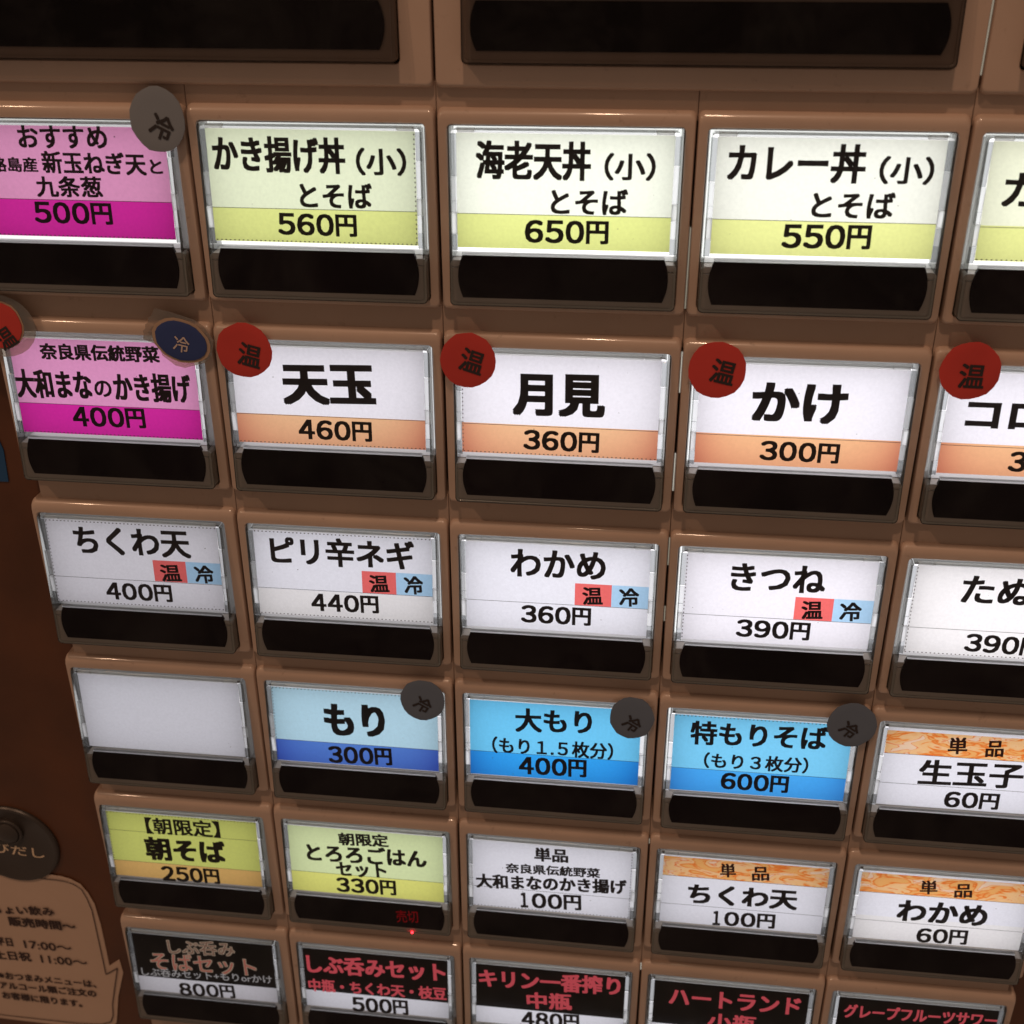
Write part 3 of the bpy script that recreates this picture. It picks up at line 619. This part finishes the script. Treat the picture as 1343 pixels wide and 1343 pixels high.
def two(top, band, y=19.7): return [(0, 0, 50, 40, top), (0, y, 50, 40, band)]
DYR = {1: 0, 2: .1, 3: .2, 4: .45, 5: 1.0, 6: 1.0}
POW = {1: (.60, .80, .98, .97, .95), 2: (.62, .72, .86, .93, .92), 3: (.43, .62, .79, .92, .93), 4: (.44, .68, .84, .86, .74), 5: (.45, .62, .60, .60, .70), 6: (.36, .48, .58, .60, .6)}
T1 = (1, .985, .97); T2 = (1, .97, 1.0)
BUT = {
 (1, 0): ('pink and magenta button with three text lines, grey sticker on its corner', lambda d: two(PK, MG, 18.9), (18.9,), (0, 1, 0, 0)),
 (1, 1): ('pale yellow-green button right of the upper pink button', lambda d: two(YL1, YB), (19.7,), (0, 1, 0, 1)),
 (1, 2): ('pale yellow button in the middle of the top lit row, directly above the 月見 button', lambda d: two(YL2, YB), (19.7,), (0, 0, 0, 0)),
 (1, 3): ('pale yellow lit button with カレー katakana curry lettering, fourth in the top lit row', lambda d: two(YL3, YB2), (19.7,), (0, 0, 0, 0)),
 (1, 4): ('pale yellow lit button cut off by the right edge of the picture', lambda d: two(YL4, YB2), (20.0,), (0, 1, 0, 0)),
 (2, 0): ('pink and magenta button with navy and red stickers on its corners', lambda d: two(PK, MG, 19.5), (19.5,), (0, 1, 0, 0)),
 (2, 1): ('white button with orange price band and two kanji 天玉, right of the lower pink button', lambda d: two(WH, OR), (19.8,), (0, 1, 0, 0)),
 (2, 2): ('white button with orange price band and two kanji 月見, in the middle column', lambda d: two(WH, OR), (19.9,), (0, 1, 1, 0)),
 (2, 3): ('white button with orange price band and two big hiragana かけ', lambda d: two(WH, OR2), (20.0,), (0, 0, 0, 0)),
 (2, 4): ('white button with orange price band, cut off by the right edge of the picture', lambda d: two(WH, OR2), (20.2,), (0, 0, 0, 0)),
 (3, 0): ('white button with small red and blue boxes, leftmost of its row beside the brown panel', lambda d: two(WH, WH) + [(28.7, 14.0, 36.8, 19.6, RB_), (36.8, 14.0, 50, 19.6, BX)], (19.7,), (1, 1, 1, 0)),
 (3, 1): ('white button with small red and blue boxes, above the pale blue button', lambda d: two(WH2, WH3) + [(29.3, 13.8, 37.4, 19.5, RB_), (37.4, 13.8, 50, 19.5, BX)], (19.55,), (1, 1, 0, 0)),
 (3, 2): ('white button with small red and blue boxes, third in its row', lambda d: two(WH2, WH2) + [(29.2, 13.9, 37.6, 19.5, RB_), (37.6, 13.9, 50, 19.5, BX)], (19.55,), (0, 0, 0, 0)),
 (3, 3): ('white button with small red and blue boxes, rightmost of the four such buttons', lambda d: two(WH, WH) + [(28.8, 14.2, 37.3, 19.9, RB_), (37.3, 14.2, 50, 19.9, BX)], (19.95,), (0, 0, 1, 0)),
 (3, 4): ('plain white button with hiragana たぬ, cut off by the right picture edge', lambda d: two(WH3, WH3), (20.0,), (0, 1, 1, 0)),
 (4, 0): ('blank pale grey lit button without any printing, in the leftmost column', lambda d: [(0, 0, 50, 40, WH2)], (), (0, 0, 0, 0)),
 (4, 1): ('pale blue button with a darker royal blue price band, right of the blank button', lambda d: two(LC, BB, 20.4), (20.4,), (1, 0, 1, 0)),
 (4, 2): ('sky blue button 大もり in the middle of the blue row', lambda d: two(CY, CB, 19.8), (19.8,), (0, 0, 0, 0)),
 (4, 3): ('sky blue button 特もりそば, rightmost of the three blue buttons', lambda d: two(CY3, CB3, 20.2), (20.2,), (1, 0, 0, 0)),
 (4, 4): ('white button with an orange blotched top band, directly right of the blue buttons', lambda d: two(WH2, WH2) + [(0, 5.6, 50, 12.0, WASH)], (12.0, 20.5), (0, 0, 0, 0)),
 (5, 0): ('olive yellow-green button with an orange price band and bracketed heading, in the leftmost column', lambda d: two(YG, OB, 22.0), (11.6, 22.0), (1, 0, 1, 0)),
 (5, 1): ('pale green and yellow button with a glowing red sold-out light beneath it', lambda d: two(YG5, YB5, 20.7), (20.7,), (0, 0, 0, 0)),
 (5, 2): ('white button with four closely set text lines and no coloured band, in the middle column', lambda d: [(0, 0, 50, 40, WH2)], (20.7,), (0, 1, 0, 1)),
 (5, 3): ('white button with orange blotched top band and ちくわ天, left of the わかめ one', lambda d: two(WH2, WH2) + [(0, 5.7, 50, 11.9, WASH)], (11.9, 21.2), (0, 0, 0, 0)),
 (5, 4): ('white button with orange blotched top band and わかめ, near the bottom right corner', lambda d: two(WH2, WH3) + [(0, 5.9, 50, 12.1, WASH)], (12.1, 21.2), (0, 0, 0, 0)),
 (6, 0): ('black button with outlined salmon and tan lettering, leftmost in the bottom row', lambda d: two(BLK, WH, 21.8), (), (0, 0, 0, 0)),
 (6, 1): ('black button with two full-width lines of red lettering, second in the bottom row', lambda d: two(BLK, WH2, 21.3), (), (0, 0, 0, 0)),
 (6, 2): ('black button with red lettering in the middle of the bottom row', lambda d: two(BLK, WH2, 21.2), (), (0, 0, 0, 0)),
 (6, 3): ('black button with red katakana and 小瓶, directly left of the bottom right corner button', lambda d: two(BLK, WH2, 21.2), (), (0, 0, 0, 0)),
 (6, 4): ('black button with one long slim line of red katakana, in the bottom right corner', lambda d: two(BLK, WH2, 21.2), (), (0, 0, 0, 0)),
}
for (r, c), (lab, cells, rules, dots) in BUT.items():
    jr = random.Random(r * 17 + c * 5)                       # every button sits a little differently
    root = empty('menu_button', 50 * c + jr.uniform(-.06, .06), YS[r - 1] + jr.uniform(-.08, .08), jr.uniform(-.12, .12))
    root.rotation_euler = (R_(jr.uniform(-.25, .25)), R_(jr.uniform(-.10, .10)), R_(jr.uniform(-.3, .3)))
    tag(root, lab, 'menu button', 'lit menu buttons on the ticket machine')
    dx = (-.7 if r >= 3 else -.4) if c == 0 else 0; dy = DYR[r]
    housing(root, dx, dy, POW[r][c], T1 if r == 1 else T2, grey_top=(r == 1))
    cd = label_card(root, dx, dy, cells(0), rules, dots)
    for (tr, tc_, text, xl, yl, xr, yr, h, col, bold) in TEXT:
        if (tr, tc_) != (r, c): continue
        m = INKM[col]
        if col in ('sal', 'tan'): lettering('lettering', text, xl, yl, xr, yr, h, LZ, m, bold, cd, outline=True)
        else: lettering('lettering', text, xl, yl, xr, yr, h, LZ, m, bold, cd)
    if (r, c) == (5, 1):
        SOLD = emit('red_led_glow', (1, .01, .02), .10)
        lettering('sold_out_lettering', '売切', 32.7, 33.2, 38.8, 32.7, 4.3, LZ, SOLD, .2, root, proud=.47)
        L = Loft(); L.rings([rrect(36.6, 37.3, 38.25, 38.75, .24, LZ(38) - .3, 3), rrect(36.7, 37.2, 38.3, 38.7, .2, LZ(38) - .7, 3)], cap1=True)
        obj('red_led', L.mesh('red_led', emit('red_led_light', (1, .02, .03), 9)), root)

# ---- the wide unlit buttons along the top
for x0, x1, lab in ((0, 100, 'wide unlit dark button at the top left corner'), (100, 200, 'wide unlit dark button at the top, in the middle'), (200, 250, 'unlit dark button at the top right corner, only its edge visible')):
    root = empty('wide_button', x0, 0, 0)
    tag(root, lab, 'button', 'unlit buttons along the top of the machine')
    w = x1 - x0; e = 5.5 if w > 60 else 6.2; xr = w - (6.4 if x0 == 0 else 5.0)
    obj('bezel', bezel_mesh(.17, w - .17, -14, 41.4, e, xr, -9.5, 37.0), root)
    rim, cov = cover_meshes(e + .15, xr - .15, -9.3, 36.6, SMOKE, SMOKE)
    o1 = obj('cover_rim', rim, root); o2 = obj('clear_cover', cov, root)
    obj('display_window', window_mesh(e + 3.0, xr - 3.3, 25.8, 34.3, 1.1, BLACK), root)
    L = Loft(); L.rings([rrect(e + .3, xr - .3, -9, 36.4, .8, lambda x, y: FZ(x, y) + .9), rrect(e + .3, xr - .3, -9, 36.4, .8, 3.0)], cap0=True); obj('window_seat', L.mesh('window_seat', GREYT), root)
    lc = mk('label_card', [(e + 1.8, -5, LZ(-5)), (xr - 1.8, -5, LZ(-5)), (xr - 1.8, 24.6, LZ(24.6)), (e + 1.8, 24.6, LZ(24.6))], [(0, 1, 2, 3)], ink('unlit_label', (.03, .02, .02)), smooth=False)
    obj('label_card', lc, root)

# ---------------------------------------------------------------- stickers
def sticker(name, cx, cy, rx, ry, text, dx, dy, size, rot, mat_, inkm, label, cat, group, z=-1.5, tape=None, bold=.6, ang=0, seed=1, edge=0, curl=0.0, scale=1.0):
    rnd = random.Random(seed)
    root = empty(name, cx, cy, z)
    tag(root, label, cat, group)
    n = 22; ca, sa = math.cos(R_(ang)), math.sin(R_(ang))
    rr = [1 + rnd.uniform(-.022, .022) for _ in range(n)]
    def zz(x, y): return -.0 - SL * y * .6 - curl * (x * x) / 60
    def ring(k, dz):
        o = []
        for i in range(n):
            a = 2 * math.pi * i / n; x = rx * k * rr[i] * math.cos(a); y = ry * k * rr[i] * math.sin(a)
            X = x * ca - y * sa; Y = x * sa + y * ca
            o.append((X, Y, zz(X, Y) + dz))
        return o
    L = Loft(); L.rings([ring(1, .22), ring(1, .02), ring(.985, 0), ring(.66, 0), ring(.33, 0)], cap0=True, cap1=True)
    obj('paper_disc', L.mesh('paper_disc', mat_), root)
    a = R_(rot); h = size
    if edge: L = Loft(); L.rings([[(p[0] * edge, p[1] * edge, p[2]) for p in ring(1, .34)], [(p[0] * edge, p[1] * edge, p[2]) for p in ring(1, .2)]], cap0=True, cap1=True); obj('paper_margin', L.mesh('paper_margin', MARGIN), root)
    lettering('lettering', text, dx - h / 2 * math.cos(a), dy - h / 2 * math.sin(a), dx + h / 2 * math.cos(a), dy + h / 2 * math.sin(a), h, lambda y: zz(0, y), inkm, bold, root, proud=.12 if curl == 0 else .2)
    if tape:
        v = [(x - cx, y - cy, zz(x - cx, y - cy) + .30) for x, y in tape]
        v2 = [(x, y, z_ + .05) for x, y, z_ in v]
        obj('clear_film', Loft().rings([v2, v], cap0=True, cap1=True).mesh('clear_film', TAPE, smooth=False), root)
    return root
G1 = 'round paper stickers on the button corners'
sticker('sticker', 45.0, 47.6, 5.6, 6.25, '冷', .8, 1.4, 4.7, 26, GREYP, INK, 'large grey-brown round sticker on the upper pink button, highest sticker of all', 'sticker', G1, seed=3)
circ = [(2.8 + 8.3 * math.cos(a * .2618), 91.2 + 7.0 * math.sin(a * .2618)) for a in range(24)]
sticker('sticker', 2.4, 90.9, 5.6, 5.2, '温', 1.6, 2.9, 4.6, -30, REDP, INK, 'red round sticker under clear film, cut off by the left picture edge', 'sticker', G1, tape=circ, seed=5, edge=1.07)
sticker('sticker', 43.5, 93.1, 5.75, 4.25, '冷', .1, .7, 3.5, 12, BLUEP, TANI, 'navy blue oval sticker with light lettering under clear film', 'sticker', G1, bold=.2, ang=19, seed=6, edge=1.13,
        tape=[(38.5, 86.1), (41.6, 86.8), (46.9, 88.4), (48.8, 89.7), (50.7, 92.8), (49.9, 96.2), (48.4, 97.8), (43.6, 99.2), (41.5, 98.7), (38.9, 96.6), (38.2, 94.2), (35.0, 93.1), (35.3, 92.0), (35.2, 91.2), (35.8, 90.7), (35.9, 89.8), (36.6, 89.3), (36.8, 88.3), (37.5, 87.8)])
for (x, y, rx, ry, dx, dy, rot, sd, lab) in ((57.3, 94.7, 6.15, 6.0, 1.2, 1.0, 14, 11, 'red round sticker directly right of the navy blue sticker'), (105.6, 95.1, 5.9, 6.0, .9, .1, 17, 12, 'red round sticker in the middle of its row, on the 月見 button with two kanji'),
                                        (157.2, 95.2, 5.9, 6.1, 1.3, .3, 12, 13, 'red round sticker with tilted kanji on the hiragana かけ button'), (207.1, 93.4, 5.95, 6.0, .5, 1.0, 1, 14, 'largest red round sticker with upright kanji, closest to the right picture edge')):
    sticker('sticker', x, y, rx, ry, '温', dx, dy, 5.1, rot, REDP, INK, lab, 'sticker', G1, seed=sd)
for (x, y, rx, ry, dx, dy, rot, sd, lab) in ((92.5, 183.6, 5.55, 5.8, .1, 1.2, 30, 21, 'dark grey sticker at the top right of the pale blue button'), (143.8, 184.7, 5.35, 5.95, .1, 1.6, 32, 22, 'dark grey sticker between the two sky blue buttons'),
                                        (195.3, 182.4, 5.75, 6.15, -.4, 1.3, 34, 23, 'dark grey sticker left of the orange blotched button, rightmost grey one')):
    sticker('sticker', x, y, rx, ry, '冷', dx, dy, 4.3, rot, GREYP2, INK, lab, 'sticker', G1, seed=sd)

# ---------------------------------------------------------------- call plate
root = empty('call_plate', -30.7, 249.5, 6); tag(root, 'dark round metal call plate with gold よびだし lettering on the brown panel', 'call button')
def circ_ring(r, z, cx=0, cy=0, n=48): return [(cx + r * math.cos(2 * math.pi * i / n), cy + r * math.sin(2 * math.pi * i / n), z) for i in range(n)]
L = Loft(); L.rings([circ_ring(13.8, 0), circ_ring(13.8, -.6), circ_ring(13.5, -1.0), circ_ring(13.0, -1.15), circ_ring(12.4, -1.0), circ_ring(12.2, -.9), circ_ring(6, -.9)], cap1=True)
obj('plate_disc', L.mesh('plate_disc', DISC), root)
L = Loft(); cy = -5.4
L.rings([circ_ring(4.4, -.85, 0, cy, 32), circ_ring(4.4, -1.6, 0, cy, 32), circ_ring(4.1, -1.9, 0, cy, 32), circ_ring(3.7, -1.9, 0, cy, 32), circ_ring(3.5, -1.6, 0, cy, 32), circ_ring(3.4, -2.2, 0, cy, 32), circ_ring(2.8, -2.7, 0, cy, 32), circ_ring(1.6, -3.1, 0, cy, 32), circ_ring(.5, -3.2, 0, cy, 32)], cap1=True)
obj('push_knob', L.mesh('push_knob', DISC), root)
lettering('lettering', 'よびだし', -11.2, 1.0, 9.2, 2.4, 3.7, lambda y: -.9, GOLD, .25, root)

# ---------------------------------------------------------------- paper notice
root = empty('paper_notice', -30, 292, 6); tag(root, 'cream speech bubble paper notice with opening hours, taped low on the brown panel', 'notice')
OUT = [(-75, 258), (-60, 257.2), (-37.3, 260.2), (-22.4, 260.3), (-18.5, 260.6), (-15.6, 261.4), (-12.9, 263.2), (-11.2, 266.5), (-10.0, 270.9), (-9.6, 279.1), (-9.7, 289.2), (-9.8, 296.5), (-6.1, 293.2), (-5.8, 298.9), (-9.1, 309.5), (-10.8, 318), (-11.6, 321.6), (-14, 324.4), (-20, 325.4), (-51.2, 325.2), (-80, 324)]
def nz(x, y): return -.35 - .25 * math.sin(x * .09) * math.sin(y * .07)
v = [(x + 30, y - 292, nz(x, y)) for x, y in OUT]; v2 = [(x, y, z + .12) for x, y, z in v]
obj('paper_sheet', Loft().rings([v2, v], cap0=True, cap1=True).mesh('paper_sheet', PAPER, smooth=False), root)
INN = [(-75, 259.8), (-60, 259.4), (-37.5, 261.9), (-19.8, 261.9), (-17.2, 262.2), (-14.8, 263.1), (-12.8, 264.9), (-11.8, 268.5), (-11.1, 273.4), (-11.2, 280), (-11.3, 286.9), (-11.4, 300.1), (-7.2, 296.8), (-9.3, 304.8), (-11.4, 313.0), (-12.0, 318.1), (-13.2, 321.0), (-16.5, 322.6), (-24, 323.2), (-48.2, 323.2), (-75, 321)]
vv = []; ff = []
for i in range(len(INN) - 1):
    (xa, ya), (xb, yb) = INN[i], INN[i + 1]; l = math.hypot(xb - xa, yb - ya); px_, py_ = -(yb - ya) / l * .16, (xb - xa) / l * .16
    b = len(vv)
    for (x, y) in ((xa + px_, ya + py_), (xb + px_, yb + py_), (xb - px_, yb - py_), (xa - px_, ya - py_)): vv.append((x + 30, y - 292, nz(x, y) - .30))
    ff.append((b, b + 1, b + 2, b + 3))
obj('printed_border', mk('printed_border', vv, ff, NOTE, smooth=False), root)
for (t, xl, yl, xr, yr, h, b) in (("ちょい飲み", -43.3, 276.2, -23.2, 275.0, 3.6, .8), ("販売時間〜", -38.7, 280.6, -17.5, 280.5, 3.9, 1.0), ("平日", -44.6, 289.7, -39.2, 289.7, 3.5, .8), ("17:00〜", -35.6, 289.9, -20.5, 290.0, 3.3, .5),
    ("土日祝", -46.4, 295.6, -34.5, 295.3, 3.9, .8), ("11:00〜", -31.4, 295.6, -16.5, 295.7, 3.3, .5), ("※おつまみメニューは、", -47.0, 304.6, -15.3, 304.7, 3.1, .8), ("アルコール類ご注文の", -47.7, 309.0, -16.0, 308.9, 3.3, .8), ("お客様に限ります。", -47.7, 313.5, -21.5, 314.1, 3.3, .8)):
    lettering('lettering', t, xl + 30, yl - 292, xr + 30, yr - 292, h, lambda y: -.62, NOTE, b, root, proud=.06)

# ---------------------------------------------------------------- blue label at the left edge
v = [(-34, 112, 5.7), (-9.2, 112.2, 5.7), (-8.0, 120, 5.7), (-7.0, 124.5, 5.7), (-7.5, 132.7, 5.7), (-34, 133.4, 5.7)]
o = obj('blue_label', Loft().rings([[(x, y, 5.98) for x, y, z in v], v], cap0=True, cap1=True).mesh('blue_label', BLUEL, smooth=False))
tag(o, 'plain dark blue label stuck to the brown panel at the left edge', 'label')
